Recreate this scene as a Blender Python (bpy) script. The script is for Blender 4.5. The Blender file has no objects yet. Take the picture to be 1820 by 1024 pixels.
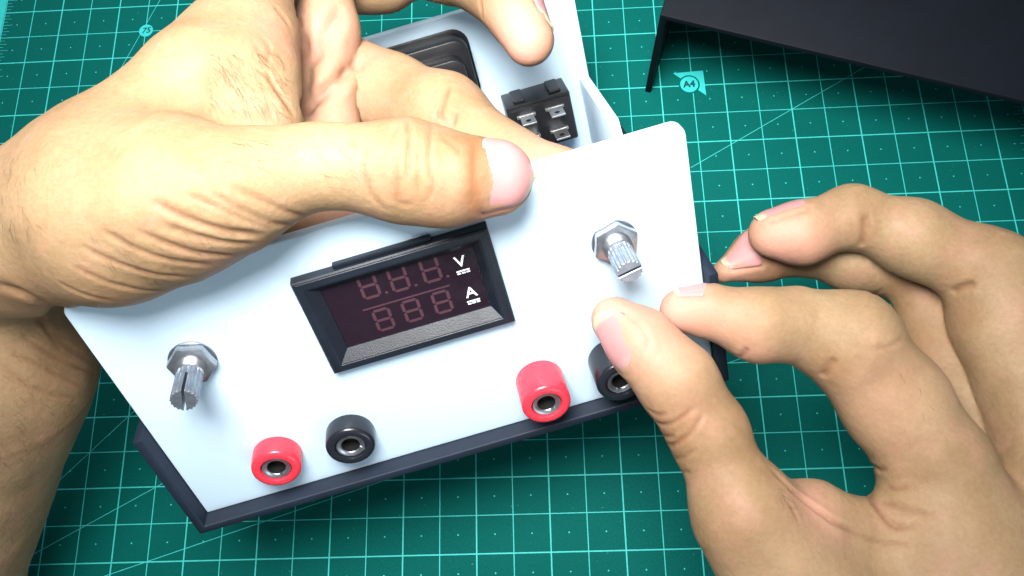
import bpy, bmesh, math, random
import numpy as np
from mathutils import Matrix, Vector

# ------------------------------------------------------------------ camera, world, lights
sc = bpy.context.scene
CELL = 0.0127                       # half-inch grid of the cutting mat
PX_F = 1480.9                       # focal length in photo pixels (1820 wide)
CAM = np.array([-0.07598, -0.16674, 0.29738])
RCW = np.array([[0.998690410, -0.022914105, -0.045742848],
                [-0.035888178, -0.950981551, -0.307158150],
                [-0.036462351, 0.308397526, -0.950558500]])   # world -> (right, down, forward)

cd = bpy.data.cameras.new('camera')
cam = bpy.data.objects.new('camera', cd); sc.collection.objects.link(cam)
cd.sensor_width = 36.0; cd.lens = PX_F / 1820.0 * 36.0
cd.clip_start = 0.01; cd.clip_end = 10.0
_m = Matrix([[RCW[0][i], -RCW[1][i], -RCW[2][i], CAM[i]] for i in range(3)] + [[0, 0, 0, 1]])
cam.matrix_world = _m
sc.camera = cam

w = bpy.data.worlds.new('World'); sc.world = w; w.use_nodes = True
w.node_tree.nodes['Background'].inputs[0].default_value = (0.80, 0.93, 1.0, 1)
w.node_tree.nodes['Background'].inputs[1].default_value = 0.28

def area(name, loc, target, size, power, col):
    l = bpy.data.lights.new(name, 'AREA'); l.shape = 'DISK'; l.size = size; l.energy = power; l.color = col
    o = bpy.data.objects.new(name, l); sc.collection.objects.link(o)
    o.location = loc
    o.rotation_euler = (Vector(target) - Vector(loc)).to_track_quat('-Z', 'Y').to_euler()
    return o
key = area('desk_lamp', (-0.108, -0.095, 0.380), (-0.090, -0.012, 0.05), 0.14, 1.16, (1.0, 0.985, 0.955))
key.data.spread = math.radians(98)
area('upper_left_fill', (-0.26, 0.22, 0.50), (-0.12, -0.05, 0.05), 0.28, 0.75, (0.95, 0.985, 1.0))  # soft fill added from the upper left, source unseen
area('panel_fill_light', (0.16, -0.52, 0.20), (-0.08, -0.08, 0.10), 0.22, 0.50, (0.80, 0.93, 1.0))  # unseen low fill on the user's side, added to brighten the front panel
vs = sc.view_settings
vs.view_transform = 'Standard'; vs.look = 'None'; vs.exposure = 0.0; vs.gamma = 1.0
sc.render.resolution_x = 1024; sc.render.resolution_y = 576

# ------------------------------------------------------------------ helpers
COL = sc.collection
rnd = random.Random(4)

def ray(px, py):
    return RCW.T @ np.array([(px - 910) / PX_F, (py - 512) / PX_F, 1.0])
def at(px, py, z):                      # point at height z (m) on the line of sight of a pixel
    d = ray(px, py); return CAM + (z - CAM[2]) / d[2] * d
def scale_at(P):                        # photo pixels per metre at a point
    return PX_F / float(RCW[2] @ (np.asarray(P) - CAM))

def tag(o, label=None, cat=None, group=None, kind=None):
    if label: o['label'] = label
    if cat: o['category'] = cat
    if group: o['group'] = group
    if kind: o['kind'] = kind
    return o
def empty(name, mat=None):
    o = bpy.data.objects.new(name, None); COL.objects.link(o); o.empty_display_size = 0.01
    if mat is not None: o.matrix_world = mat
    return o
def mobj(name, me, mat, parent=None):
    o = bpy.data.objects.new(name, me); COL.objects.link(o)
    if mat is not None and not me.materials: me.materials.append(mat)
    if parent is not None: o.parent = parent
    return o
def from_bm(name, bm, mat, parent=None, smooth=None):
    bmesh.ops.recalc_face_normals(bm, faces=bm.faces)
    me = bpy.data.meshes.new(name); bm.to_mesh(me); bm.free()
    if smooth is not None:
        for p in me.polygons: p.use_smooth = True
        me.set_sharp_from_angle(angle=math.radians(smooth))
    return mobj(name, me, mat, parent)
MM = 0.001
def poly_prism(pts, z0, z1, bevel=0.0, seg=2):
    """prism from a 2D outline (mm), between z0 and z1 (mm); bevelled on all edges"""
    bm = bmesh.new()
    lo = [bm.verts.new((x * MM, y * MM, z0 * MM)) for x, y in pts]
    hi = [bm.verts.new((x * MM, y * MM, z1 * MM)) for x, y in pts]
    n = len(pts)
    bm.faces.new(lo[::-1]); bm.faces.new(hi)
    for i in range(n): bm.faces.new((lo[i], lo[(i + 1) % n], hi[(i + 1) % n], hi[i]))
    if bevel > 0:
        bmesh.ops.recalc_face_normals(bm, faces=bm.faces)
        es = [e for e in bm.edges if e.calc_face_angle(0) > math.radians(35)]
        bmesh.ops.bevel(bm, geom=es, offset=bevel * MM, segments=seg, affect='EDGES', profile=0.5, clamp_overlap=True)
    return bm
def box(x0, x1, y0, y1, z0, z1, bevel=0.0, seg=2):
    return poly_prism([(x0, y0), (x1, y0), (x1, y1), (x0, y1)], z0, z1, bevel, seg)
def merge(*bms):
    out = bmesh.new()
    for b in bms:
        me = bpy.data.meshes.new('tmp'); b.to_mesh(me); b.free(); out.from_mesh(me); bpy.data.meshes.remove(me)
    return out
def rounded(x0, x1, y0, y1, radii, n=6):
    """rounded rectangle outline, radii for bl, br, tr, tl"""
    pts = []
    for (cx, cy, r, a0) in ((x0 + radii[0], y0 + radii[0], radii[0], 180), (x1 - radii[1], y0 + radii[1], radii[1], 270),
                            (x1 - radii[2], y1 - radii[2], radii[2], 0), (x0 + radii[3], y1 - radii[3], radii[3], 90)):
        for k in range(n + 1):
            a = math.radians(a0 + 90 * k / n); pts.append((cx + r * math.cos(a), cy + r * math.sin(a)))
    return pts
def lathe(prof, n=48, cx=0, cy=0):
    """profile (radius, height) in mm turned about local z; closed loop if first == last"""
    bm = bmesh.new(); rings = []
    for r, z in prof:
        if r < 1e-6: rings.append([bm.verts.new((cx * MM, cy * MM, z * MM))])
        else: rings.append([bm.verts.new(((cx + r * math.cos(2 * math.pi * k / n)) * MM, (cy + r * math.sin(2 * math.pi * k / n)) * MM, z * MM)) for k in range(n)])
    for a, b in zip(rings, rings[1:]):
        for k in range(n):
            k2 = (k + 1) % n
            if len(a) == 1 and len(b) == 1: continue
            if len(a) == 1: bm.faces.new((a[0], b[k], b[k2]))
            elif len(b) == 1: bm.faces.new((a[k], a[k2], b[0]))
            else: bm.faces.new((a[k], a[k2], b[k2], b[k]))
    return bm

# ------------------------------------------------------------------ materials
def newmat(name):
    m = bpy.data.materials.new(name); m.use_nodes = True
    nt = m.node_tree; return m, nt, nt.nodes['Principled BSDF']
def mix_rgb(nt, a, b, fac):
    n = nt.nodes.new('ShaderNodeMix'); n.data_type = 'RGBA'
    for k, v in ((6, a), (7, b), (0, fac)):
        if hasattr(v, 'links') or isinstance(v, bpy.types.NodeSocket): nt.links.new(v, n.inputs[k])
        else: n.inputs[k].default_value = v if k == 0 else (*v, 1)
    return n.outputs[2]
def noise(nt, scale, detail=3, rough=0.55, vec=None, dist=0.0):
    n = nt.nodes.new('ShaderNodeTexNoise'); n.inputs['Scale'].default_value = scale
    n.inputs['Detail'].default_value = detail; n.inputs['Roughness'].default_value = rough
    n.inputs['Distortion'].default_value = dist
    if vec is not None: nt.links.new(vec, n.inputs['Vector'])
    return n.outputs[0]
def ramp(nt, fac, lo, hi):
    n = nt.nodes.new('ShaderNodeMapRange'); n.inputs[1].default_value = lo; n.inputs[2].default_value = hi
    nt.links.new(fac, n.inputs[0]); return n.outputs[0]
def bump(nt, b, h, strength, dist, prev=None):
    n = nt.nodes.new('ShaderNodeBump'); n.inputs['Strength'].default_value = strength
    n.inputs['Distance'].default_value = dist
    nt.links.new(h, n.inputs['Height'])
    if prev is not None: nt.links.new(prev, n.inputs['Normal'])
    nt.links.new(n.outputs[0], b.inputs['Normal']); return n.outputs[0]
def objco(nt):
    return nt.nodes.new('ShaderNodeTexCoord').outputs['Object']

def plastic(name, col, rough, var=0.12, spec=0.5, bscale=2500, bstr=0.15, sss=0.0, dust=None):
    m, nt, b = newmat(name); co = objco(nt)
    f = ramp(nt, noise(nt, 60, 4, 0.6, co), 0.3, 0.7)
    c = mix_rgb(nt, tuple(x * (1 - var) for x in col), tuple(min(1, x * (1 + var)) for x in col), f)
    if dust:
        d = ramp(nt, noise(nt, 900, 2, 0.7, co), 0.72, 0.80)
        c = mix_rgb(nt, c, dust, d) if False else c
    nt.links.new(c, b.inputs['Base Color'])
    r = nt.nodes.new('ShaderNodeMapRange'); r.inputs[3].default_value = rough - 0.06; r.inputs[4].default_value = rough + 0.08
    nt.links.new(noise(nt, 220, 3, 0.6, co), r.inputs[0]); nt.links.new(r.outputs[0], b.inputs['Roughness'])
    b.inputs['Specular IOR Level'].default_value = spec
    if bstr: bump(nt, b, noise(nt, bscale, 2, 0.5, co), bstr, 0.0001)
    if sss:
        b.inputs['Subsurface Weight'].default_value = sss
        b.inputs['Subsurface Radius'].default_value = (1, 1, 1); b.inputs['Subsurface Scale'].default_value = 0.002
    return m
def metal(name, col, rough):
    m, nt, b = newmat(name); co = objco(nt)
    b.inputs['Metallic'].default_value = 1.0
    c = mix_rgb(nt, tuple(x * 0.8 for x in col), col, ramp(nt, noise(nt, 700, 3, 0.6, co), 0.35, 0.65))
    nt.links.new(c, b.inputs['Base Color'])
    r = nt.nodes.new('ShaderNodeMapRange'); r.inputs[3].default_value = rough - 0.08; r.inputs[4].default_value = rough + 0.12
    nt.links.new(noise(nt, 900, 3, 0.6, co), r.inputs[0]); nt.links.new(r.outputs[0], b.inputs['Roughness'])
    return m

M_MAT = None
def mat_rubber():
    m, nt, b = newmat('cutting_mat_vinyl'); co = objco(nt)
    f = ramp(nt, noise(nt, 14, 5, 0.6, co), 0.3, 0.7)
    c = mix_rgb(nt, (0.0005, 0.082, 0.068), (0.0010, 0.100, 0.084), f)
    f2 = ramp(nt, noise(nt, 1500, 2, 0.6, co), 0.35, 0.65)
    c = mix_rgb(nt, c, (0.0012, 0.108, 0.096), f2)
    c = mix_rgb(nt, c, (0.06, 0.22, 0.19), ramp(nt, noise(nt, 800, 1, 0.5, co), 0.765, 0.80))
    nt.links.new(c, b.inputs['Base Color'])
    b.inputs['Roughness'].default_value = 0.7; b.inputs['Specular IOR Level'].default_value = 0.06
    bump(nt, b, noise(nt, 2600, 2, 0.5, co), 0.25, 0.0001)
    return m
def print_ink(name, col):
    m, nt, b = newmat(name); co = objco(nt)
    f = ramp(nt, noise(nt, 260, 4, 0.7, co), 0.30, 0.62)
    nt.links.new(mix_rgb(nt, tuple(x * 0.86 for x in col), col, f), b.inputs['Base Color'])
    b.inputs['Roughness'].default_value = 0.6; b.inputs['Specular IOR Level'].default_value = 0.25
    return m
M_MAT = mat_rubber()
M_LINE = print_ink('mat_print', (0.05, 0.55, 0.52))
M_FILL = print_ink('mat_print_fill', (0.03, 0.50, 0.49))
M_INKD = print_ink('mat_print_dark', (0.004, 0.06, 0.06))
M_WHITE = plastic('white_printed_plastic', (0.62, 0.79, 0.94), 0.42, var=0.02, spec=0.4, bstr=0.08, sss=0.25)
M_BLACK = plastic('black_printed_plastic', (0.009, 0.016, 0.030), 0.5, var=0.25, spec=0.28, bstr=0.25, bscale=1800)
M_COVER = plastic('black_cover_plastic', (0.0030, 0.0046, 0.0085), 0.62, var=0.15, spec=0.16, bstr=0.35, bscale=2200)
M_BEZEL = plastic('meter_black_abs', (0.008, 0.012, 0.020), 0.42, var=0.2, spec=0.35, bstr=0.5, bscale=3000)
M_DARK = plastic('socket_black_nylon', (0.012, 0.012, 0.014), 0.35, var=0.2, bstr=0.2)
M_RED = plastic('red_glossy_plastic', (0.82, 0.035, 0.06), 0.27, var=0.05, bstr=0.03, sss=0.15)
M_JBLK = plastic('black_glossy_plastic', (0.010, 0.012, 0.018), 0.25, var=0.1, bstr=0.03)
M_STEEL = metal('nickel_plate', (0.50, 0.52, 0.56), 0.36)
M_ALU = metal('aluminium_shaft', (0.40, 0.43, 0.49), 0.48)
M_TIN = metal('tinned_terminal', (0.70, 0.71, 0.72), 0.42)
M_INK = plastic('white_ink', (0.82, 0.86, 0.90), 0.5, var=0.05, bstr=0)
def window_mat():
    m, nt, b = newmat('tinted_window')
    b.inputs['Base Color'].default_value = (0.013, 0.006, 0.012, 1)
    r = nt.nodes.new('ShaderNodeMapRange'); r.inputs[3].default_value = 0.10; r.inputs[4].default_value = 0.34
    nt.links.new(ramp(nt, noise(nt, 160, 4, 0.65, objco(nt)), .35, .65), r.inputs[0]); nt.links.new(r.outputs[0], b.inputs['Roughness'])
    b.inputs['Specular IOR Level'].default_value = 0.35
    return m
M_WIN = window_mat()
M_SEG = plastic('unlit_segment', (0.060, 0.024, 0.035), 0.35, var=0.1, bstr=0)
M_HOLE = plastic('bore_shade', (0.006, 0.006, 0.006), 0.6, bstr=0)  # near-black colour paints in the shade inside bores and holes
M_TABLE = plastic('table_top', (0.10, 0.085, 0.07), 0.5)

def skin_mat():
    m, nt, b = newmat('skin'); co = objco(nt)
    big = ramp(nt, noise(nt, 38, 4, 0.6, co), 0.30, 0.70)
    c = mix_rgb(nt, (0.240, 0.150, 0.076), (0.365, 0.252, 0.142), big)
    red = ramp(nt, noise(nt, 90, 3, 0.6, co, 0.6), 0.50, 0.80)
    c = mix_rgb(nt, c, (0.37, 0.210, 0.138), red)
    fine = ramp(nt, noise(nt, 900, 3, 0.65, co), 0.35, 0.68)
    c = mix_rgb(nt, tuple(), c, 1.0) if False else c
    mul = nt.nodes.new('ShaderNodeMix'); mul.data_type = 'RGBA'; mul.blend_type = 'MULTIPLY'
    mul.inputs[0].default_value = 0.30; nt.links.new(c, mul.inputs[6])
    nt.links.new(mix_rgb(nt, (0.62, 0.52, 0.46), (1, 1, 1), fine), mul.inputs[7]); c = mul.outputs[2]
    # pigment attributes written per vertex: creases, pink pads and web
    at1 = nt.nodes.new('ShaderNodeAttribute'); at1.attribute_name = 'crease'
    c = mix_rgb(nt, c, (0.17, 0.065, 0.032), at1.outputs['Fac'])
    at2 = nt.nodes.new('ShaderNodeAttribute'); at2.attribute_name = 'pink'
    c = mix_rgb(nt, c, (0.56, 0.27, 0.21), at2.outputs['Fac'])
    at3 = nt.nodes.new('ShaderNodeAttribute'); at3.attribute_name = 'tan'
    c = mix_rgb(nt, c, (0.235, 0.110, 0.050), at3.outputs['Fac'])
    nt.links.new(c, b.inputs['Base Color'])
    b.inputs['Roughness'].default_value = 0.58; b.inputs['Specular IOR Level'].default_value = 0.30
    b.inputs['Subsurface Weight'].default_value = 0.22
    b.inputs['Subsurface Radius'].default_value = (1.0, 0.42, 0.22); b.inputs['Subsurface Scale'].default_value = 0.0025
    v = nt.nodes.new('ShaderNodeTexVoronoi'); v.inputs['Scale'].default_value = 1500; v.feature = 'DISTANCE_TO_EDGE'
    nv = noise(nt, 300, 2, 0.5, co)
    vm = nt.nodes.new('ShaderNodeVectorMath'); vm.operation = 'ADD'
    sc_ = nt.nodes.new('ShaderNodeVectorMath'); sc_.operation = 'SCALE'; sc_.inputs['Scale'].default_value = 0.0012
    nn = nt.nodes.new('ShaderNodeTexNoise'); nn.inputs['Scale'].default_value = 260; nt.links.new(co, nn.inputs['Vector'])
    nt.links.new(nn.outputs['Color'], sc_.inputs[0]); nt.links.new(co, vm.inputs[0]); nt.links.new(sc_.outputs[0], vm.inputs[1])
    nt.links.new(vm.outputs[0], v.inputs['Vector'])
    p = bump(nt, b, ramp(nt, v.outputs['Distance'], 0.0, 0.12), 0.10, 0.0001)
    bump(nt, b, noise(nt, 480, 5, 0.65, co), 0.42, 0.0005, p)
    return m
M_SKIN = skin_mat()
def nail_mat():
    m, nt, b = newmat('nail'); 
    a = nt.nodes.new('ShaderNodeAttribute'); a.attribute_name = 'free_edge'
    c = mix_rgb(nt, (0.45, 0.215, 0.21), (0.46, 0.40, 0.27), a.outputs['Fac'])
    a2 = nt.nodes.new('ShaderNodeAttribute'); a2.attribute_name = 'lunula'
    c = mix_rgb(nt, c, (0.47, 0.27, 0.26), a2.outputs['Fac'])
    nt.links.new(c, b.inputs['Base Color'])
    b.inputs['Roughness'].default_value = 0.40; b.inputs['Specular IOR Level'].default_value = 0.35
    b.inputs['Subsurface Weight'].default_value = 0.2
    b.inputs['Subsurface Radius'].default_value = (1, 0.4, 0.3); b.inputs['Subsurface Scale'].default_value = 0.0015
    return m
M_NAIL = nail_mat()

# ------------------------------------------------------------------ table and cutting mat
MAT_T = 3.0     # mm
TOP = 0.0
tb = from_bm('table', box(-520, 330, -430, 330, -32, -MAT_T, 2), M_TABLE); tag(tb, kind='structure')
C_ = CELL * 1000
mat_bm = poly_prism(rounded(-25.2 * C_, 10.3 * C_, -16.6 * C_, 9.4 * C_, (6, 6, 6, 6)), -MAT_T, 0, 0.6)
cmat = from_bm('cutting_mat', mat_bm, M_MAT, smooth=40)
tag(cmat, 'green self-healing cutting mat with pale turquoise grid under everything', 'cutting mat')
I0, I1, J0, J1 = -24, 9, -15.5, 8
def strip(bm, a, b, wd, z):
    a = Vector((a[0] * CELL, a[1] * CELL)); b = Vector((b[0] * CELL, b[1] * CELL))
    d = (b - a).normalized(); n = Vector((-d.y, d.x)) * wd * MM / 2
    bm.faces.new([bm.verts.new((p.x, p.y, z * MM)) for p in (a - n, b - n, b + n, a + n)])
g = bmesh.new()
for i in range(I0, I1 + 1): strip(g, (i, J0), (i, J1), 0.46 if i % 2 == 0 else 0.32, 0.04)
for j in range(-15, 9): strip(g, (I0, j), (I1, j), 0.44 if j % 2 else 0.30, 0.06)
go = from_bm('printed_grid', g, M_LINE, cmat)
g = bmesh.new()
for i in range(I0, I1):
    for j in range(-15, 8):
        bmesh.ops.create_circle(g, cap_ends=True, radius=0.00028, segments=8, matrix=Matrix.Translation(((i + .5) * CELL, (j + .5) * CELL, 0.00004)))
from_bm('printed_dots', g, M_LINE, cmat)
for a, b, wd in (((-1.30, -1.86), (6.6, 2.60), .22), ((-20.7, -12.98), (-9.5, -7.05), .24), ((-18.6, -13.48), (1.8, -7.2), .24),
                 ((-21.0, -11.97), (-16.2, -7.2), .22), ((-20.45, 0.6), (-18.40, 5.83), .22)):
    g = bmesh.new(); strip(g, a, b, wd, 0.08); from_bm('printed_angle_line', g, M_LINE, cmat)
g = bmesh.new()
strip(g, (-24.33, J0), (-24.33, J1), 8.2, 0.04)
from_bm('printed_ruler_band', g, M_FILL, cmat)
for xe, sg in ((-24, 1), (9, -1)):
    g = bmesh.new()
    for k in range(int((J1 - J0) * 8)):
        y = J0 + k / 8; L = 0.34 if k % 4 == 0 else (0.26 if k % 2 == 0 else 0.18)
        strip(g, (xe, y), (xe + sg * L, y), 0.16, 0.1)
    from_bm('printed_ruler_ticks', g, M_LINE, cmat)

def text_mesh(name, body, height, mat, parent, mtx, bold=0.0, shear=0.0):
    c = bpy.data.curves.new('t', 'FONT'); c.body = body; c.align_x = 'CENTER'; c.align_y = 'CENTER'
    c.size = height * MM / 0.72; c.offset = bold * MM; c.shear = shear; c.resolution_u = 4
    o = bpy.data.objects.new('t', c); COL.objects.link(o)
    bpy.context.view_layer.update()
    me = bpy.data.meshes.new_from_object(o.evaluated_get(bpy.context.evaluated_depsgraph_get()))
    bpy.data.objects.remove(o); bpy.data.curves.remove(c)
    me.name = name; me.materials.clear()
    t = mobj(name, me, mat, parent); t.matrix_local = mtx; return t
def disc(name, x, y, r, z, mat, parent):
    b = bmesh.new(); bmesh.ops.create_circle(b, cap_ends=True, radius=r * MM, segments=32, matrix=Matrix.Translation((x * CELL, y * CELL, z * MM)))
    return from_bm(name, b, mat, parent)
T = lambda x, y, z, a=0: Matrix.Translation((x * CELL, y * CELL, z * MM)) @ Matrix.Rotation(math.radians(a), 4, 'Z')
disc('printed_angle_disc', -18.98, 4.02, 3.0, 0.14, M_FILL, cmat)
text_mesh('printed_angle_number', '75', 2.7, M_INKD, cmat, T(-18.98, 4.02, 0.18, 4), 0.08, 0.2)
# A4 corner mark: triangle, dark ring, disc, letters
g = bmesh.new()
g.faces.new([g.verts.new((x * CELL, y * CELL, 0.00012)) for x, y in ((-1.58, 1.47), (-0.62, 1.52), (-0.60, 0.62))])
from_bm('printed_corner_mark', g, M_FILL, cmat)
disc('printed_size_ring', -1.10, 1.04, 4.25, 0.16, M_MAT, cmat)
disc('printed_size_disc', -1.10, 1.04, 3.6, 0.20, M_FILL, cmat)
text_mesh('printed_size_letters', 'A4', 2.9, M_INKD, cmat, T(-1.10, 1.04, 0.24, 2), 0.16)
text_mesh('printed_ruler_number', '5', 3.0, M_INKD, cmat, T(-24.25, 3.9, 0.18, 90), 0.1)

# ------------------------------------------------------------------ instrument case (local frame: x along the panel, y up it, z out of it, mm)
RP = np.array([[0.9688869, -0.1783901, 0.1715667], [0.2432964, 0.5591900, -0.7925361], [0.0454422, 0.8096194, 0.5851935]])
OP = np.array([-0.16885866, -0.15325855, 0.06776203])
W_, H_, D_ = 142.8, 73.7, 112.0
case = empty('instrument_case', Matrix([[*RP[i], OP[i]] for i in range(3)] + [[0, 0, 0, 1]]))
tag(case, 'open white and black instrument case with red digital meter, jacks and potentiometer shafts, held tilted', 'instrument case')
def panel_pt(px, py, n=0.0):
    c = RP.T @ (CAM - OP); d = RP.T @ ray(px, py); t = (n * MM - c[2]) / d[2]; return (c + t * d) * 1000
def panel_w(u, v, n): return RP @ (np.array([u, v, n]) * MM) + OP

from_bm('front_panel', poly_prism(rounded(0, W_, 0, H_, (.6, .6, 3, 3)), -3, 0, 0.5, 3), M_WHITE, case, 40)
from_bm('back_panel', poly_prism(rounded(0, W_, 0, H_ + 1.3, (.6, .6, 4, 4)), -D_ - 3, -D_, 0.5, 3), M_WHITE, case, 40)
# white side flanges of the back panel and of the front panel
def flange(u0, z_in, z_out, z_ch):
    out = [(z_in, 0.2), (z_out, 0.2), (z_out, 33), (z_ch, 42.5), (z_in, 41.2)]
    b = poly_prism(out, 0, 3.6, 0.4, 2)
    for v in b.verts: v.co = Vector((u0 * MM + v.co.z, v.co.y, v.co.x))
    return b
for u in (0.1, W_ - 3.7): from_bm('flange', flange(u, -D_ + .02, -66, -72), M_WHITE, case, 40)
# black tray: floor and two side walls, standing 4.5 mm in front of the panel
def tray():
    b = bmesh.new()
    t = 2.4; x0, x1 = -t - .15, W_ + t + .15
    pr = [(x0, -t), (x1, -t), (x1, 34.5), (x1 - t, 34.5), (x1 - t, 0 - .1), (x0 + t, 0 - .1), (x0 + t, 34.5), (x0, 34.5)]
    bm = poly_prism(pr, -D_ - 4.5, 4.6, 0.5, 2); return bm
from_bm('base_tray', tray(), M_BLACK, case, 40)

# --- digital meter
mu0, mu1, mv0, mv1 = 49.2, 95.0, 36.0, 64.0
def meter_bezel():
    bm = bmesh.new()
    def loop(x0, x1, y0, y1, z): return [bm.verts.new((x * MM, y * MM, z * MM)) for x, y in ((x0, y0), (x1, y0), (x1, y1), (x0, y1))]
    L = [loop(mu0, mu1, mv0, mv1, 0.03), loop(mu0, mu1, mv0, mv1, 2.6), loop(mu0 + .5, mu1 - .5, mv0 + .5, mv1 - .5, 3.1),
         loop(mu0 + 2.6, mu1 - 2.6, mv0 + 2.4, mv1 - 2.4, 3.2), loop(mu0 + 5.2, mu1 - 4.6, mv0 + 5.2, mv1 - 5.0, 0.9), loop(mu0 + 5.2, mu1 - 4.6, mv0 + 5.2, mv1 - 5.0, 0.3)]
    for a, b in zip(L, L[1:]):
        for k in range(4): bm.faces.new((a[k], a[(k + 1) % 4], b[(k + 1) % 4], b[k]))
    bmesh.ops.bevel(bm, geom=[e for e in bm.edges if all(abs(v.co.z - 0.0032) < 1e-5 or abs(v.co.z - .0031) < 1e-5 for v in e.verts)], offset=.00022, segments=2, affect='EDGES')
    return bm
meter = from_bm('panel_meter', meter_bezel(), M_BEZEL, case, 30)
from_bm('mounting_clip', box(mu0 + 10, mu0 + 33, mv1 + .02, mv1 + 1.0, 0.03, 1.6, .2), M_BEZEL, meter)
wx0, wx1, wy0, wy1 = mu0 + 5.25, mu1 - 4.65, mv0 + 5.25, mv1 - 5.05
from_bm('window', box(wx0, wx1, wy0, wy1, 0.1, 0.6), M_WIN, meter)
Z0 = 0.66
def digit(cx, cy, w, h, slant=0.12, t=0.75):
    bm = bmesh.new(); g_ = 0.10
    def seg(p, q):
        p = Vector(p); q = Vector(q); d = (q - p).normalized(); n = Vector((-d.y, d.x)) * t / 2
        p = p + d * g_; q = q - d * g_; k = d * t / 2
        pts = [p, p + k + n, q - k + n, q, q - k - n, p + k - n]
        bm.faces.new([bm.verts.new(((cx + x.x + slant * x.y) * MM, (cy + x.y) * MM, Z0 * MM)) for x in pts])
    a, b = w / 2, h / 2
    for p, q in (((-a, b), (a, b)), ((-a, 0), (a, 0)), ((-a, -b), (a, -b)), ((-a, 0), (-a, b)), ((a, 0), (a, b)), ((-a, -b), (-a, 0)), ((a, -b), (a, 0))): seg(p, q)
    return bm
DIG = [(panel_pt(655, 508, .7), panel_pt(708, 495, .7), panel_pt(765, 479, .7)), (panel_pt(682, 568, .7), panel_pt(733, 552, .7), panel_pt(786, 537, .7))]
for row in range(2):
    for k in range(3):
        p = DIG[row][k]
        from_bm('digit', digit(p[0], p[1], 3.7, 6.6 if row == 0 else 5.9, 0.02), M_SEG, meter)
        if row == 0:
            b = bmesh.new(); bmesh.ops.create_circle(b, cap_ends=True, radius=.0004, segments=10, matrix=Matrix.Translation(((p[0] + 3.3) * MM, (p[1] - 3.2) * MM, Z0 * MM)))
            from_bm('decimal_point', b, M_SEG, meter)
pa, pb = panel_pt(644, 550, .7), panel_pt(800, 510, .7)
from_bm('divider_line', box(pa[0], pb[0], (pa[1] + pb[1]) / 2 - .22, (pa[1] + pb[1]) / 2 + .22, 0.61, Z0), M_SEG, meter)
for body, (px, py) in (('V', (818, 466)), ('A', (837, 520))):
    p = panel_pt(px, py, .7)
    text_mesh('unit_letter', body, 3.0, M_INK, meter, Matrix.Translation((p[0] * MM, p[1] * MM, .00068)), 0.05)
    from_bm('unit_bar', box(p[0] - 1.6, p[0] + 1.6, p[1] - 2.65, p[1] - 2.3, .61, .68), M_INK, meter)
    for k in (-1.1, 0, 1.1): from_bm('unit_dash', box(p[0] + k - .42, p[0] + k + .42, p[1] - 3.3, p[1] - 2.95, .61, .68), M_INK, meter)

# --- potentiometers
def spline_shaft(z0, z1, slot_ang, lean=0):
    n = 18; pts = []
    for k in range(n):
        for da, r in ((-.32, 2.72), (-.16, 3.0), (.16, 3.0), (.32, 2.72)):
            a = 2 * math.pi * (k + da) / n; pts.append((r * math.cos(a), r * math.sin(a)))
    # split shaft: two halves with a slot along slot_ang
    ca, sa = math.cos(slot_ang), math.sin(slot_ang); bms = []
    solid = poly_prism(pts, z0, z1 - 6.5)
    bms.append(solid)
    rot = [(x * ca + y * sa, -x * sa + y * ca) for x, y in pts]
    for sgn in (1, -1):
        half = [(x, y) for x, y in rot if sgn * y > 0.32]
        half.sort(key=lambda q: math.atan2(sgn * q[1], q[0]))
        half = [(half[0][0], sgn * .32)] + half + [(half[-1][0], sgn * .32)]
        back = [(x * ca - y * sa, x * sa + y * ca) for x, y in half]
        if sgn < 0: back = back[::-1]
        bms.append(poly_prism(back, z1 - 6.48, z1, 0.12, 1))
    return merge(*bms)
def hexa(af, z0, z1, rot):
    r = af / math.sqrt(3); pts = [(r * math.cos(rot + k * math.pi / 3), r * math.sin(rot + k * math.pi / 3)) for k in range(6)]
    ring = poly_prism(pts, z0, z1, 0.5, 2); return ring
def pot(u, v, nut_rot, slot, L):
    p = empty('potentiometer'); p.parent = case; p.location = (u * MM, v * MM, 0)
    from_bm('washer', lathe([(3.6, .02), (5.6, .02), (5.6, .5), (3.6, .5)], 40), M_STEEL, p, 40)
    from_bm('hex_nut', hexa(10, .52, 2.6, nut_rot), M_STEEL, p, 30)
    prof = [(3.5, 2.4)]
    for k in range(4): prof += [(3.5, 2.75 + k * .62), (3.2, 3.06 + k * .62)]
    prof += [(3.4, 5.2), (3.1, 5.5), (0, 5.5)]
    from_bm('threaded_bushing', lathe(prof, 40), M_STEEL, p, 50)
    from_bm('splined_shaft', spline_shaft(5.3, L, slot), M_ALU, p, 35)
    return p
pot(19.6, 49.9, math.radians(42), math.radians(70), 14.2)
pot(122.7, 49.1, math.radians(18), math.radians(12), 13.6)

# --- banana jacks
def jack(u, v, L, mat, label, notch):
    j = empty('banana_jack'); j.parent = case; j.location = (u * MM, v * MM, 0); j['label'] = label
    R = 6.3
    from_bm('collar', lathe([(R - .1, .02), (R, .4), (R, L - 1.1), (R - .25, L - .45), (R - .9, L - .05), (R - 1.4, L), (4.1, L - .1), (3.9, L - .5), (3.9, L - 2.5)], 56), mat, j, 50)
    from_bm('contact_sleeve', lathe([(3.85, L - 2.4), (3.85, L - .95), (3.5, L - .6), (2.7, L - .7), (2.35, L - 1.1)], 40), M_STEEL, j, 50)
    from_bm('bore', lathe([(2.36, L - 1.08), (2.3, L - 4.4), (0, L - 4.4)], 24), M_HOLE, j)
    from_bm('notch', box(-.45, .45, -3.8, -2.3, L - 1.0, L - .62), M_STEEL, j).rotation_euler = (0, 0, notch)
    return j
jack(25.5, 13.7, 5.8, M_RED, 'short red jack near the corner of the panel', .2)
jack(45.4, 13.9, 5.8, M_JBLK, 'short black jack beside the short red jack', .9)
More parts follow.
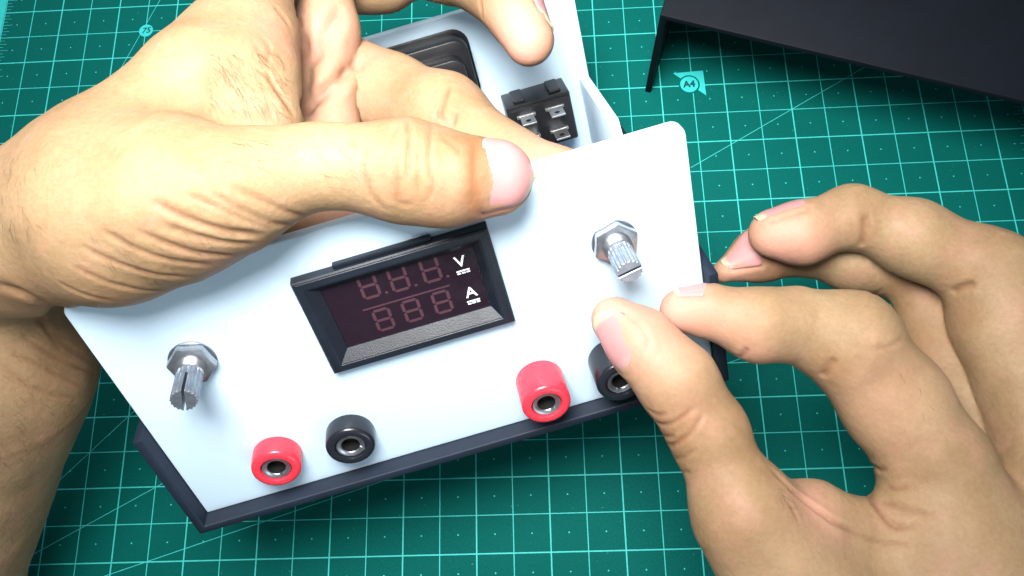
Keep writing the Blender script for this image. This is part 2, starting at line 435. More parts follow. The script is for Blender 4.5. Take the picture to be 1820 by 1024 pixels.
jack(96.6, 13.3, 10.4, M_RED, 'long red jack standing out from the panel', .5)
jack(116.2, 13.5, 10.4, M_JBLK, 'long black jack partly behind the thumb', -.4)

# --- power inlet and rocker switch on the inside of the back panel
inl = from_bm('power_inlet', poly_prism(rounded(72, 104.3, 45, 69.5, (5, 5, 5, 5)), -D_ + .02, -D_ + 9, .6, 2), M_DARK, case, 40)
from_bm('inlet_flange', poly_prism(rounded(70.8, 105.3, 43.9, 70.5, (5.5, 5.5, 5.5, 5.5)), -D_ + .01, -D_ + 1.2, .3, 2), M_DARK, inl, 40)
from_bm('inlet_body', poly_prism(rounded(75, 101.6, 47, 65.6, (3, 3, 4, 4)), -D_ + 8.9, -D_ + 15, .6, 2), M_DARK, inl, 40)
sw = from_bm('rocker_switch', box(111, 133.2, 25.6, 43.4, -D_ + .02, -D_ + 12.5, .5), M_DARK, case, 40)
from_bm('switch_base', box(111.6, 132.6, 26.2, 42.2, -D_ + 12.4, -D_ + 13.6, .3), M_DARK, sw, 40)
from_bm('locking_tab', box(114, 118, 43.45, 44.6, -D_ + 2, -D_ + 11, .3), M_DARK, sw)
from_bm('locking_tab', box(126.6, 130.6, 43.45, 44.6, -D_ + 2, -D_ + 11, .3), M_DARK, sw)
def terminal(u, v):
    b = merge(box(u - 2.4, u + 2.4, v - .35, v + .35, -D_ + 13.0, -D_ + 21.0, .15))
    o = from_bm('terminal', b, M_TIN, sw)
    from_bm('terminal_hole', merge(*[lathe([(0, z), (.9, z)], 14) for z in (0,)]), M_HOLE, o).matrix_local = Matrix.Translation((u * MM, (v + .37) * MM, (-D_ + 18.6) * MM)) @ Matrix.Rotation(math.radians(-90), 4, 'X')
    from_bm('terminal_shoulder', box(u - 3.2, u + 3.2, v - .5, v + .5, -D_ + 13.5, -D_ + 14.4, .1), M_TIN, o)
for u in (117.1, 127.0):
    for v in (39.6, 31.2): terminal(u, v)
# ------------------------------------------------------------------ black cover standing on the mat
e0 = np.array([-0.0320, 0.0108]); e1 = np.array([0.0832, -0.0287]); ex = (e1 - e0) / np.linalg.norm(e1 - e0)
ang = math.atan2(ex[1], ex[0])
def cover_bm():
    L, Hc, Dp, t = 160, 50, 118, 2.4
    pr = [(0, 0), (t, 0), (t, Hc - t), (L - t, Hc - t), (L - t, 0), (L, 0), (L, Hc), (0, Hc)]
    b = poly_prism(pr, 0, Dp, .5, 2)
    for v in b.verts: v.co = Vector((v.co.x, v.co.z, v.co.y))
    return b
cov = from_bm('case_cover', cover_bm(), M_COVER, None, 40)
cov.matrix_world = Matrix.Translation((e0[0], e0[1], 0.0001)) @ Matrix.Rotation(ang, 4, 'Z')
tag(cov, 'black channel-shaped case cover standing on its side walls on the mat', 'case cover')

# ------------------------------------------------------------------ hands: one continuous surface each, meshed from a distance field
VOX = 0.0006
class Field:
    def __init__(self, chains):
        """chains: list of (k_inside, k_join, nodes[(px,py,z_mm,r_px[,flat])])"""
        self.ch = []
        for kin, kj, nodes in chains:
            P = [at(n[0], n[1], n[2] * MM) for n in nodes]
            r = [n[3] / scale_at(p) for n, p in zip(nodes, P)]
            self.ch.append((kin, kj, np.array(P), np.array(r)))
    @staticmethod
    def seg(p, a, b, ra, rb):
        ba = b - a; L2 = float(ba @ ba)
        t = np.clip(((p - a) @ ba) / L2, 0, 1)
        # smooth radius change
        return np.linalg.norm(p - a - t[..., None] * ba, axis=-1) - (ra + (rb - ra) * t)
    @staticmethod
    def smin(a, b, k):
        h = np.clip(0.5 + 0.5 * (b - a) / k, 0, 1)
        return b + (a - b) * h - k * h * (1 - h)
    def eval(self, p, reach=None):
        p = np.asarray(p, dtype=np.float64)
        parts = []
        if reach is not None:               # block of points: drop the bones that cannot matter here
            c = p.mean(0)[None]
            near = [[float(self.seg(c, P[i], P[i + 1], r[i], r[i + 1])[0]) for i in range(len(P) - 1)] for _, _, P, r in self.ch]
            lim = min(min(q) for q in near) + reach
        for ci, (kin, kj, P, r) in enumerate(self.ch):
            d = None
            for i in range(len(P) - 1):
                if reach is not None and near[ci][i] > lim: continue
                s = self.seg(p, P[i], P[i + 1], r[i], r[i + 1])
                d = s if d is None else self.smin(d, s, kin)
            if d is None: d = np.full(p.shape[:-1], 1.0)
            parts.append((kj, d))
        base = None
        for kj, d in parts:
            if kj is None: base = d if base is None else self.smin(base, d, 0.009)
        res = base
        for kj, d in parts:
            if kj is not None: res = np.minimum(res, self.smin(base, d, kj))
        return res
    def grad(self, p, e=2e-4):
        p = np.asarray(p); g = np.stack([self.eval(p + np.eye(3)[k] * e) - self.eval(p - np.eye(3)[k] * e) for k in range(3)], -1)
        return g / (np.linalg.norm(g, axis=-1, keepdims=True) + 1e-12)
    def hits(self, Q):
        D = np.array([ray(*q) for q in Q]); D /= np.linalg.norm(D, axis=1, keepdims=True); t = np.full(len(D), 0.08)
        act = np.ones(len(D), bool)
        for _ in range(70):
            i = np.nonzero(act)[0]
            if len(i) == 0: break
            s = self.eval(CAM + t[i, None] * D[i]); t[i] += s * 0.85
            act[i] = (s > 3e-5) & (t[i] < 0.6)
        return CAM + t[:, None] * D, t < 0.5
    def hit(self, px, py):
        d = ray(px, py); d /= np.linalg.norm(d); t = 0.08
        for _ in range(90):
            s = float(self.eval((CAM + t * d)[None])[0]); t += s * 0.8
            if s < 2e-5: break
            if t > 0.6: return None
        return CAM + t * d
    def cast(self, o, d, tmax=0.014):
        """outward from inside until the surface"""
        t = 0.0
        for _ in range(60):
            s = float(self.eval((o + t * d)[None])[0]); t = min(max(t - s * 0.8, 0.0005), tmax)
            if abs(s) < 1e-5: break
        return o + t * d
    def mesh(self):
        lo = np.min([(P - r[:, None]).min(0) for _, _, P, r in self.ch], 0) - 0.004
        hi = np.max([(P + r[:, None]).max(0) for _, _, P, r in self.ch], 0) + 0.004
        n = np.ceil((hi - lo) / VOX).astype(int) + 1
        # coarse evaluation first, then only blocks near the surface
        B = 16
        full = np.full(tuple(n), 1.0, np.float32)
        nb = np.ceil(n / B).astype(int)
        cen = np.stack(np.meshgrid(*[(np.arange(nb[k]) * B + B / 2) * VOX + lo[k] for k in range(3)], indexing='ij'), -1)
        dc = self.eval(cen.reshape(-1, 3)).reshape(nb)
        rad = B / 2 * VOX * 1.733 + VOX * 2
        rg = [np.arange(n[k]) * VOX + lo[k] for k in range(3)]
        for b in np.argwhere(np.abs(dc) >= rad * 1.15):
            sl = tuple(slice(b[k] * B, min((b[k] + 1) * B, n[k])) for k in range(3)); full[sl] = dc[tuple(b)]
        for b in np.argwhere(np.abs(dc) < rad * 1.15):
            sl = tuple(slice(b[k] * B, min((b[k] + 1) * B, n[k])) for k in range(3))
            g = np.stack(np.meshgrid(*[rg[k][sl[k]] for k in range(3)], indexing='ij'), -1)
            full[sl] = self.eval(g.reshape(-1, 3), 2 * rad + 0.012).reshape(g.shape[:3])
        return surface_nets(full, lo)
def surface_nets(f, lo):
    s = f < 0
    nx, ny, nz = f.shape
    c = np.zeros((nx - 1, ny - 1, nz - 1), np.int8)
    for dx in (0, 1):
        for dy in (0, 1):
            for dz in (0, 1): c += s[dx:nx - 1 + dx, dy:ny - 1 + dy, dz:nz - 1 + dz]
    act = (c > 0) & (c < 8)
    idx = np.argwhere(act); ids = np.full(act.shape, -1, np.int64); ids[act] = np.arange(len(idx))
    acc = np.zeros((len(idx), 3)); cnt = np.zeros(len(idx))
    corners = [(0, 0, 0), (1, 0, 0), (0, 1, 0), (1, 1, 0), (0, 0, 1), (1, 0, 1), (0, 1, 1), (1, 1, 1)]
    val = np.stack([f[idx[:, 0] + c_[0], idx[:, 1] + c_[1], idx[:, 2] + c_[2]] for c_ in corners], 1)
    for a in range(8):
        for b in range(a + 1, 8):
            if sum(abs(corners[a][k] - corners[b][k]) for k in range(3)) != 1: continue
            va, vb = val[:, a], val[:, b]; m = (va < 0) != (vb < 0)
            t = np.where(m, va / np.where(m, va - vb, 1), 0)
            p = np.array(corners[a]) + t[:, None] * (np.array(corners[b]) - np.array(corners[a]))
            acc[m] += p[m]; cnt[m] += 1
    V = (idx + acc / cnt[:, None]) * VOX + lo
    F = []
    for ax in range(3):
        o1, o2 = [(1, 2), (2, 0), (0, 1)][ax]
        sl0 = [slice(None)] * 3; sl1 = [slice(None)] * 3; sl0[ax] = slice(0, -1); sl1[ax] = slice(1, None)
        ch = s[tuple(sl0)] != s[tuple(sl1)]
        e = np.argwhere(ch); ok = np.ones(len(e), bool)
        for k in range(3):
            if k != ax: ok &= (e[:, k] > 0) & (e[:, k] < f.shape[k] - 1)
        e = e[ok]
        def cid(d1, d2):
            q = e.copy(); q[:, o1] -= d1; q[:, o2] -= d2; return ids[q[:, 0], q[:, 1], q[:, 2]]
        quad = np.stack([cid(0, 0), cid(1, 0), cid(1, 1), cid(0, 1)], 1)
        flip = s[e[:, 0], e[:, 1], e[:, 2]]
        quad[~flip] = quad[~flip][:, ::-1]
        F.append(quad)
    return V, np.concatenate(F)

def poly_dist(V, pts):
    A = np.array(pts); m = np.all((V > A.min(0) - .007) & (V < A.max(0) + .007), axis=1)
    bd = np.full(len(V), 1.0); bt = np.zeros(len(V)); bd[m], bt[m] = poly_dist_(V[m], pts); return bd, bt
def poly_dist_(V, pts):
    best = np.full(len(V), 1.0); tt = np.zeros(len(V)); L = 0
    seglen = [np.linalg.norm(b - a) for a, b in zip(pts, pts[1:])]; tot = sum(seglen)
    for a, b, l in zip(pts, pts[1:], seglen):
        ba = b - a; t = np.clip(((V - a) @ ba) / (ba @ ba), 0, 1)
        d = np.linalg.norm(V - a - t[:, None] * ba, axis=1); m = d < best
        best[m] = d[m]; tt[m] = (L + t[m] * l) / tot; L += l
    return best, tt
def value_noise(P, scale, seed):
    """smooth 3D value noise in -1..1"""
    r = np.random.RandomState(seed); T = r.uniform(-1, 1, (32, 32, 32))
    q = P / scale; i = np.floor(q).astype(int); f = q - i; f = f * f * (3 - 2 * f); out = 0
    for dx in (0, 1):
        for dy in (0, 1):
            for dz in (0, 1):
                wgt = (f[:, 0] if dx else 1 - f[:, 0]) * (f[:, 1] if dy else 1 - f[:, 1]) * (f[:, 2] if dz else 1 - f[:, 2])
                out = out + wgt * T[(i[:, 0] + dx) % 32, (i[:, 1] + dy) % 32, (i[:, 2] + dz) % 32]
    return out
def catmull(pts, n=5):
    P = [np.array(p, float) for p in pts]; P = [2 * P[0] - P[1]] + P + [2 * P[-1] - P[-2]]; out = []
    for i in range(1, len(P) - 2):
        for k in range(n):
            t = k / n
            out.append(.5 * ((2 * P[i]) + (-P[i - 1] + P[i + 1]) * t + (2 * P[i - 1] - 5 * P[i] + 4 * P[i + 1] - P[i + 2]) * t * t + (-P[i - 1] + 3 * P[i] - 3 * P[i + 1] + P[i + 2]) * t ** 3))
    out.append(P[-2]); return out

def build_nail(fld, spec, parent):
    """spec: base px, tip px, z of the finger axis there, dorsal direction (right, down, toward camera), half width angle, length scale"""
    (bx, by, bz), (tx, ty, tz), dors, phim = spec
    a = at(bx, by, bz * MM); b = at(tx, ty, tz * MM); ax = b - a; L = np.linalg.norm(ax); ax /= L
    e = RCW.T @ np.array([dors[0], dors[1], -dors[2]]); e -= ax * (e @ ax); e /= np.linalg.norm(e); s_ = np.cross(ax, e)
    NS, NP = 18, 17; V = []; fe = []; lu = []
    grid = {}
    for i in range(NS):
        s = i / (NS - 1)
        wd = phim * (1 - 0.30 * max(0, (0.16 - s) / 0.16) ** 2) * (1.0 if s < 0.72 else math.sqrt(max(0.0, 1 - ((s - .72) / .285) ** 2)) * .94 + .06)
        for j in range(NP):
            q = -1 + 2 * j / (NP - 1); ph = wd * q
            d = math.cos(ph) * e + math.sin(ph) * s_
            su = s + 0.10 * q * q * (1 if s < .3 else 0) * (1 - s / .3)
            o = a + ax * L * min(su, 0.94)
            p = fld.cast(o, d)
            extra = max(0, su - .94) * L
            p = p + ax * extra
            off = 0.00030 * (1 - abs(q) ** 4) - 0.00012 + 0.0002 * min(1, s * 5) - 0.0009 * max(0, 1 - s / .09)
            grid[i, j] = len(V); V.append(p + d * off)
            arch = 0.86 - 0.10 * q * q
            fe.append(min(1, max(0, (s - arch) / 0.05))); lu.append(max(0, 1 - ((s - .02) / .22) ** 2 - (q / .75) ** 2) ** .5 if ((s - .02) / .22) ** 2 + (q / .75) ** 2 < 1 else 0)
    # plate with an underside so that it has thickness
    n0 = len(V); cen = (a + b) / 2
    for i in range(NS):
        for j in range(NP):
            p = V[grid[i, j]]; o = a + ax * float((p - a) @ ax); d = (p - o) / np.linalg.norm(p - o)
            V.append(p - d * 0.0005); fe.append(fe[grid[i, j]]); lu.append(0)
    F = []
    for i in range(NS - 1):
        for j in range(NP - 1):
            q = (grid[i, j], grid[i + 1, j], grid[i + 1, j + 1], grid[i, j + 1]); F.append(q); F.append(tuple(x + n0 for x in q[::-1]))
    rim = [(i, 0) for i in range(NS)] + [(NS - 1, j) for j in range(1, NP)] + [(i, NP - 1) for i in range(NS - 2, -1, -1)] + [(0, j) for j in range(NP - 2, 0, -1)]
    for u, v in zip(rim, rim[1:] + rim[:1]): F.append((grid[v], grid[u], grid[u] + n0, grid[v] + n0))
    me = bpy.data.meshes.new('nail'); me.from_pydata([tuple(v) for v in V], [], F); me.update()
    for nm, arr in (('free_edge', fe), ('lunula', lu)):
        at_ = me.attributes.new(nm, 'FLOAT', 'POINT'); at_.data.foreach_set('value', np.array(arr, np.float32))
    for p in me.polygons: p.use_smooth = True
    o = mobj('nail', me, M_NAIL, parent)
    outline = [np.array(V[grid[r]]) for r in rim if r[0] < NS * 0.8]
    k = next(i for i, r in enumerate([r for r in rim if r[0] < NS * .8]) if r == (int(NS * .8) - 0 if False else [q for q in rim if q[0] < NS * .8 and q[1] == NP - 1][0][0], NP - 1))
    return o, outline[k:] + outline[:k]

def build_hand(name, chains, creases, pinks, tans, bulges, nails, label, cat, seed):
    fld = Field(chains)
    V, F = fld.mesh()
    a_, b_, c_, d_ = (V[F[:, k]] for k in range(4)); fn = np.cross(c_ - a_, d_ - b_); N = np.zeros_like(V)
    for k in range(4):
        for ax in range(3): N[:, ax] += np.bincount(F[:, k], fn[:, ax], len(V))
    N /= np.linalg.norm(N, axis=1, keepdims=True) + 1e-15
    crease = np.zeros(len(V)); disp = np.zeros(len(V)); pink = np.zeros(len(V))
    root = mobj(name, bpy.data.meshes.new(name), None); tag(root, label, cat)
    # low, slow unevenness of flesh
    disp += value_noise(V, 0.011, seed) * 0.00035 + value_noise(V, 0.005, seed + 1) * 0.00012
    for sp in nails:
        o, line = build_nail(fld, sp, root)
        d, t = poly_dist(V, line)
        disp += -0.00022 * np.exp(-(d / 0.0006) ** 2) + 0.00018 * np.exp(-((d - .0013) / 0.0011) ** 2)
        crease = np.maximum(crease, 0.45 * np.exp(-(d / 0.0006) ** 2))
    for pts, depth, wid, col in creases:
        P = []
        X, ok = fld.hits(catmull(pts, 5)); P = list(X[ok])
        if len(P) < 2: continue
        d, t = poly_dist(V, P)
        fade = np.clip(np.minimum(t, 1 - t) * 6, 0.0, 1) ** .7
        wob = 1 + 0.35 * value_noise(V, 0.003, seed + 7)
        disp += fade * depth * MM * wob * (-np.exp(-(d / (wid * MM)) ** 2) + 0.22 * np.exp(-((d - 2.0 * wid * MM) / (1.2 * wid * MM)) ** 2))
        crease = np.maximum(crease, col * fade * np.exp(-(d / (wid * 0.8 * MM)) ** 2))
    for (px, py, rad, wgt) in pinks:
        h = fld.hit(px, py)
        if h is None: continue
        d = np.linalg.norm(V - h, axis=1); pink = np.maximum(pink, wgt * np.exp(-(d / (rad * MM)) ** 2))
    tan = np.zeros(len(V))
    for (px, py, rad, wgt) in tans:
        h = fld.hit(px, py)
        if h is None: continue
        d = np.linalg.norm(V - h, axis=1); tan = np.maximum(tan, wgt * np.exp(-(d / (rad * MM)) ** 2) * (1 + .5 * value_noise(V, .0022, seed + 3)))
    for (px, py, rad, hgt) in bulges:
        h = fld.hit(px, py)
        if h is None: continue
        d = np.linalg.norm(V - h, axis=1); disp += hgt * MM * np.exp(-(d / (rad * MM)) ** 2)
    V = V + N * disp[:, None]
    me = root.data
    me.vertices.add(len(V)); me.vertices.foreach_set('co', V.astype(np.float32).ravel())
    me.loops.add(F.size); me.loops.foreach_set('vertex_index', F.astype(np.int32).ravel())
    me.polygons.add(len(F)); me.polygons.foreach_set('loop_start', np.arange(0, F.size, 4, dtype=np.int32))
    me.polygons.foreach_set('use_smooth', np.ones(len(F), bool))
    me.update(calc_edges=True); me.validate()
    for nm, arr in (('crease', crease), ('pink', pink), ('tan', tan)):
        at_ = me.attributes.new(nm, 'FLOAT', 'POINT'); at_.data.foreach_set('value', np.clip(arr, 0, 1).astype(np.float32))
    me.materials.append(M_SKIN)
    return root, fld

def build_hair(fld, regions, parent, seed):
    r = random.Random(seed); V = []; F = []
    for (x0, y0, x1, y1, ang, n, length) in regions:
        Q = [(r.uniform(x0, x1), r.uniform(y0, y1)) for _ in range(n)]; A = [math.radians(ang + r.uniform(-28, 28)) for _ in range(n)]
        H0, k0 = fld.hits(Q); H1, k1 = fld.hits([(q[0] + 12 * math.cos(a), q[1] + 12 * math.sin(a)) for q, a in zip(Q, A)]); G = fld.grad(H0)
        for h, q, g0, g1, nrm in zip(H0, H1, k0, k1, G):
            if not (g0 and g1) or np.linalg.norm(q - h) > .006: continue
            L = length * r.uniform(.5, 1.2) * MM
            d = (q - h) / (np.linalg.norm(q - h) + 1e-9); sd = np.cross(nrm, d)
            bend = r.uniform(-.35, .35); b0 = len(V); K = 4
            for k in range(K + 1):
                t = k / K; c = h + d * L * t + sd * bend * L * t * t + nrm * (L * .22 * t - L * .10 * t * t + .00005); w_ = .000028 * (1 - .75 * t)
                for u in range(3):
                    an = 2 * math.pi * u / 3; V.append(tuple(c + (sd * math.cos(an) + nrm * math.sin(an)) * w_))
                if k:
                    for u in range(3):
                        i0 = b0 + (k - 1) * 3; F.append((i0 + u, i0 + (u + 1) % 3, i0 + 3 + (u + 1) % 3, i0 + 3 + u))
    me = bpy.data.meshes.new('hair'); me.from_pydata(V, [], F); me.update()
    o = mobj('hair', me, M_HAIR, parent); o['kind'] = 'stuff'; return o
M_HAIR = plastic('body_hair', (0.05, 0.028, 0.015), 0.5, bstr=0)

# ---- left hand: thumb on the panel's face, fingers behind it
LEFT = [
    (0.006, None, [(41, 433, 130, 122), (202, 387, 143, 145), (330, 351, 147, 136), (418, 344, 150, 89), (548, 294, 149, 61)]),
    (0.006, None, [(21, 413, 129, 121), (182, 311, 140, 121), (370, 143, 136, 98), (401, 84, 131, 76), (506, -84, 124, 36)]),
    (0.006, None, [(458, -29, 130, 37), (468, 60, 132, 52), (472, 126, 134, 50), (480, 190, 135, 50)]),
    (0.006, None, [(390, 238, 134, 62), (475, 242, 134, 51)]),
    (0.01, None, [(-50, 470, 114, 150), (-59, 635, 88, 201), (-93, 743, 76, 190), (-142, 859, 64, 199), (-208, 1110, 42, 211)]),
    (0.006, 0.004, [(578, -80, 112, 48), (582, 57, 110, 47), (582, 146, 109, 50), (578, 250, 108, 55), (480, 330, 110, 90)]),
    (0.005, 0.005, [(446, 313, 150, 79), (619, 295, 148.5, 67), (716, 303, 144.5, 83), (794, 318, 143, 75), (881, 316, 140.5, 68)]),
    (0.004, 0.006, [(608, 150, 94, 89), (689, 172, 101, 73), (786, 211, 108, 77), (895, 289, 113, 63), (989, 320, 113.5, 60)]),
    (0.004, 0.006, [(556, -33, 100, 65), (675, -52, 99, 69), (696, -70, 98, 55), (794, -71, 98, 69), (879, -40, 102, 69), (941, 73, 105, 44)]),
    (0.004, 0.006, [(460, 420, 103, 62), (560, 410, 104, 56), (650, 388, 105, 52), (740, 350, 106, 50)]),
]
LC = []
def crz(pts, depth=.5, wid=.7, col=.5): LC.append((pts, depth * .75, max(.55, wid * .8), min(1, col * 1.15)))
# thenar folds running to the lower edge of the hand
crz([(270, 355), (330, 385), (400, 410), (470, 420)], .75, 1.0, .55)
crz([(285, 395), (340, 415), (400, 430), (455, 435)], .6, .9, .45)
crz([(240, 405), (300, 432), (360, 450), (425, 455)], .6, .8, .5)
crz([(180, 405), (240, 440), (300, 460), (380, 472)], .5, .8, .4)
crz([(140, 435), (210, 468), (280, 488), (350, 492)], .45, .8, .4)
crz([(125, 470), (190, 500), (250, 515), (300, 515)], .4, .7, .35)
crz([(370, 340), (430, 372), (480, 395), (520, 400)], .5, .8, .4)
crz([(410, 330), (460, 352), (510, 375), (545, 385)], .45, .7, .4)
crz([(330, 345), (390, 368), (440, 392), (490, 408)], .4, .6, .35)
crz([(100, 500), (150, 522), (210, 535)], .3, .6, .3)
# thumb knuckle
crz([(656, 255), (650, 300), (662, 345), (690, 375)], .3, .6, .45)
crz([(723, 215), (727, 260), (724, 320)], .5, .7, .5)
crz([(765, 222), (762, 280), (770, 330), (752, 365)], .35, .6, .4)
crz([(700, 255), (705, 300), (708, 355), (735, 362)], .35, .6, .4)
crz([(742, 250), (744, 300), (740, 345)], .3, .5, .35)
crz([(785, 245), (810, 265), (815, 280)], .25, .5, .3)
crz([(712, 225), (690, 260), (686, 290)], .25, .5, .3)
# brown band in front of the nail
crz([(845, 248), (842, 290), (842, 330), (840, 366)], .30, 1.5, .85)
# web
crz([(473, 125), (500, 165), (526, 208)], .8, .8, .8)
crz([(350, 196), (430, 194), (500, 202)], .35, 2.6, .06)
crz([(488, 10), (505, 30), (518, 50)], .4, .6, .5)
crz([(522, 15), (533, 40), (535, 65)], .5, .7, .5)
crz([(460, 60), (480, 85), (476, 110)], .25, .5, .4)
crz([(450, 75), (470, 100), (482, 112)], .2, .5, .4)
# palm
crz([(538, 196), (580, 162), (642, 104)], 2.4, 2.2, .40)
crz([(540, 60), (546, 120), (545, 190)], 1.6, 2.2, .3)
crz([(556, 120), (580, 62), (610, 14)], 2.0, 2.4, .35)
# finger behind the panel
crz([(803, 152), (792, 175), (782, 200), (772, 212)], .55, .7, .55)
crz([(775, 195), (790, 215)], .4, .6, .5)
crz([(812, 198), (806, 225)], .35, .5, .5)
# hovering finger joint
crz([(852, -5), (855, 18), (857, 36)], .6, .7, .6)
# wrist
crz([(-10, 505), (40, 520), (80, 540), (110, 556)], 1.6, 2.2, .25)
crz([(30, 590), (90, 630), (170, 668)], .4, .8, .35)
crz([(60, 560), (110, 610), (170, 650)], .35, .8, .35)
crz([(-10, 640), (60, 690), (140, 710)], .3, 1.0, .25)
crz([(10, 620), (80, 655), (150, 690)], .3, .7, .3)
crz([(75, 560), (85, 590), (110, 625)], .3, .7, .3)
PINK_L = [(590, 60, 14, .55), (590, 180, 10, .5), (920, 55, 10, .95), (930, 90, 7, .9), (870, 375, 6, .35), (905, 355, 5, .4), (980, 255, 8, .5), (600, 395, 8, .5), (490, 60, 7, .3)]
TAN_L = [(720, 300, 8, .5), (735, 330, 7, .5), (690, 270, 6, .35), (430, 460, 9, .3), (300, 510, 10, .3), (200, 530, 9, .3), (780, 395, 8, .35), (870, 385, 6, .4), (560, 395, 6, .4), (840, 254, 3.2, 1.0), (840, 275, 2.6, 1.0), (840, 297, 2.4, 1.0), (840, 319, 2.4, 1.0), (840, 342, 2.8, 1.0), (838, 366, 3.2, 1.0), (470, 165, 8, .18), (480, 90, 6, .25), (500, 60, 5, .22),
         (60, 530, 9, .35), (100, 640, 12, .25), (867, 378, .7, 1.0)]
BULGE_L = [(720, 300, 9, .7), (640, 290, 9, -.5), (450, 150, 14, -.8), (390, 170, 12, -.5), (330, 120, 10, .7), (250, 330, 18, .6), (860, 300, 7, .3), (790, 175, 5, -.5), (740, 150, 8, .5), (880, 230, 8, .4)]
NAILS_L = [((838, 306, 142), (958, 314, 140), (.05, -.06, 1.0), 1.22), ((890, -20, 103), (945, 70, 105), (.95, .05, .18), .85)]
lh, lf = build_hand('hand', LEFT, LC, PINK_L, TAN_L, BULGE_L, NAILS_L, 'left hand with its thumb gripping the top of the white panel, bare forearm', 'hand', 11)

RIGHT = [
    (0.006, None, [(1332, 917, 99, 94), (1387, 1017, 95, 97), (1450, 1130, 88, 150), (1600, 1200, 80, 190)]),
    (0.006, None, [(1443, 932, 90, 80), (1529, 961, 86, 62), (1600, 975, 86, 80)]),
    (0.006, None, [(1700, 985, 85, 130), (1760, 1120, 80, 190), (1900, 1260, 74, 220)]),
    (0.006, None, [(1880, 930, 78, 150), (1950, 1150, 74, 200)]),
    (0.005, 0.006, [(1093, 569, 107, 42), (1142, 611, 108, 55), (1202, 676, 107, 65), (1258, 767, 103, 63), (1324, 926, 99, 71)]),
    (0.005, 0.006, [(1210, 551, 103.5, 38), (1266, 554, 104.5, 40), (1351, 578, 104, 59), (1419, 577, 101, 59), (1508, 606, 98.5, 84), (1587, 711, 93, 87), (1667, 834, 89, 90), (1700, 985, 85, 130)]),
    (0.005, 0.006, [(1372, 416, 88, 41), (1425, 415, 88, 50), (1516, 385, 88, 50), (1621, 423, 87, 62), (1758, 485, 86, 73), (1786, 576, 83, 88), (1871, 795, 80, 102), (1890, 950, 78, 150)]),
    (0.004, 0.006, [(1286, 483, 74, 20), (1353, 453, 74, 46), (1425, 440, 74, 47), (1517, 454, 72, 60), (1631, 496, 70, 43), (1680, 640, 68, 76), (1770, 800, 68, 90), (1880, 940, 72, 120)]),
]
LC_keep = LC; LC = []
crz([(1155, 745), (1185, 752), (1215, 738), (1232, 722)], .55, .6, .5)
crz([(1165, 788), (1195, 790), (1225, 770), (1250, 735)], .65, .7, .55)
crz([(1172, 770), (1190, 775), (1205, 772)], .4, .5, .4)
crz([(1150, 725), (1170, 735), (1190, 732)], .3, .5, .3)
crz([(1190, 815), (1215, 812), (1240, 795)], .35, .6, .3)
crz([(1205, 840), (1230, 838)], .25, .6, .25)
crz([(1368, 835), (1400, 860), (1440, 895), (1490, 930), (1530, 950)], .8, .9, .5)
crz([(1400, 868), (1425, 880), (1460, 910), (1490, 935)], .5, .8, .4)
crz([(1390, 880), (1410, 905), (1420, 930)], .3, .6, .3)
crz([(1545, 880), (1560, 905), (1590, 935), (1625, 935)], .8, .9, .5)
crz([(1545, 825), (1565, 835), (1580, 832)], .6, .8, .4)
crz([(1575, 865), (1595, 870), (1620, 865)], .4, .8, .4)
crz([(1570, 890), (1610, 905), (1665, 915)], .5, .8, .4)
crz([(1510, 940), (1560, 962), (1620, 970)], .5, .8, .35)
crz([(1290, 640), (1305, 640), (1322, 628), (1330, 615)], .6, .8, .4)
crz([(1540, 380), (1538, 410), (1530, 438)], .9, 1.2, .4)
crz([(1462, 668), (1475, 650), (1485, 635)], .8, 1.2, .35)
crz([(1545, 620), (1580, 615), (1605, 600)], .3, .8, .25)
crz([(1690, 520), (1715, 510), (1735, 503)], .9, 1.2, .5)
crz([(1550, 525), (1575, 510)], .4, .8, .4)
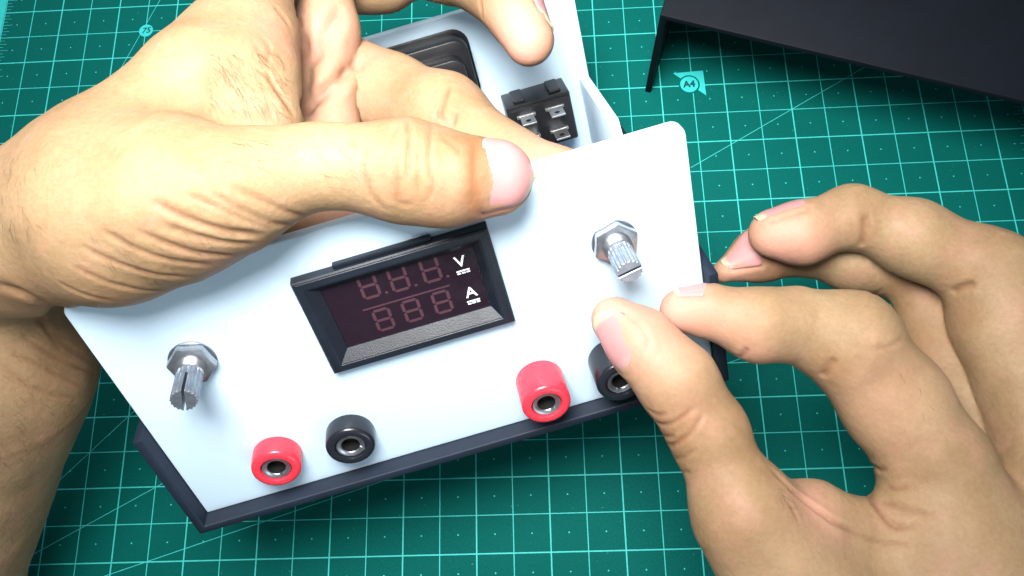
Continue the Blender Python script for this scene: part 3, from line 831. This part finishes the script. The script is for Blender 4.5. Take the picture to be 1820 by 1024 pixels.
PINK_R = [(1090, 555, 8, .9), (1150, 600, 10, .65), (1200, 560, 9, .85), (1390, 440, 11, .8), (1250, 580, 9, .5), (1310, 495, 8, .6), (1205, 700, 9, .15), (1450, 900, 9, .35), (1330, 630, 6, .4), (1560, 720, 12, .2)]
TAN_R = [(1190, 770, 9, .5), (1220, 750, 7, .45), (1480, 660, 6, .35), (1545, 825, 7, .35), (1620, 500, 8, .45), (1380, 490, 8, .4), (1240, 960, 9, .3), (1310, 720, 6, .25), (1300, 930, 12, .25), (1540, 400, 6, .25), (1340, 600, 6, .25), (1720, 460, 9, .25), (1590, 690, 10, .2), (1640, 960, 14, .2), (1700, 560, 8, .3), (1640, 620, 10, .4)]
BULGE_R = [(1205, 755, 8, .6), (1262, 690, 6, .4), (1340, 930, 12, .9), (1330, 620, 5, .5), (1440, 620, 8, .5), (1410, 420, 7, .4), (1620, 420, 9, .4), (1500, 700, 8, .6), (1420, 900, 8, -.6), (1600, 800, 10, .3), (1110, 590, 5, .2)]
NAILS_R = [((1150, 652, 108), (1080, 556, 107), (-.40, .30, .88), .92), ((1258, 552, 104.4), (1192, 545, 103.5), (-.10, -1.0, .10), .9),
           ((1440, 405, 88), (1345, 422, 88), (-.10, -1.0, .22), .85), ((1350, 462, 74), (1280, 478, 74), (-.10, -.60, .75), .9)]
rh, rf = build_hand('hand', RIGHT, LC, PINK_R, TAN_R, BULGE_R, NAILS_R, 'right hand with thumb and index finger pinching beside the long black jack', 'hand', 23)
build_hair(lf, [(370, 90, 510, 200, 55, 130, 4.0), (330, 250, 520, 300, 25, 60, 3.5), (60, 260, 330, 420, 30, 60, 3.0), (150, 400, 420, 500, 28, 60, 3.5), (0, 570, 165, 760, 40, 70, 4.0), (0, 760, 90, 1010, 60, 35, 4.0), (550, 240, 640, 340, 20, 25, 2.5), (0, 280, 60, 420, 80, 30, 4.0)], lh, 3)
build_hair(rf, [(1270, 860, 1420, 1000, 40, 45, 3.0), (1600, 640, 1680, 860, 60, 20, 2.5)], rh, 5)
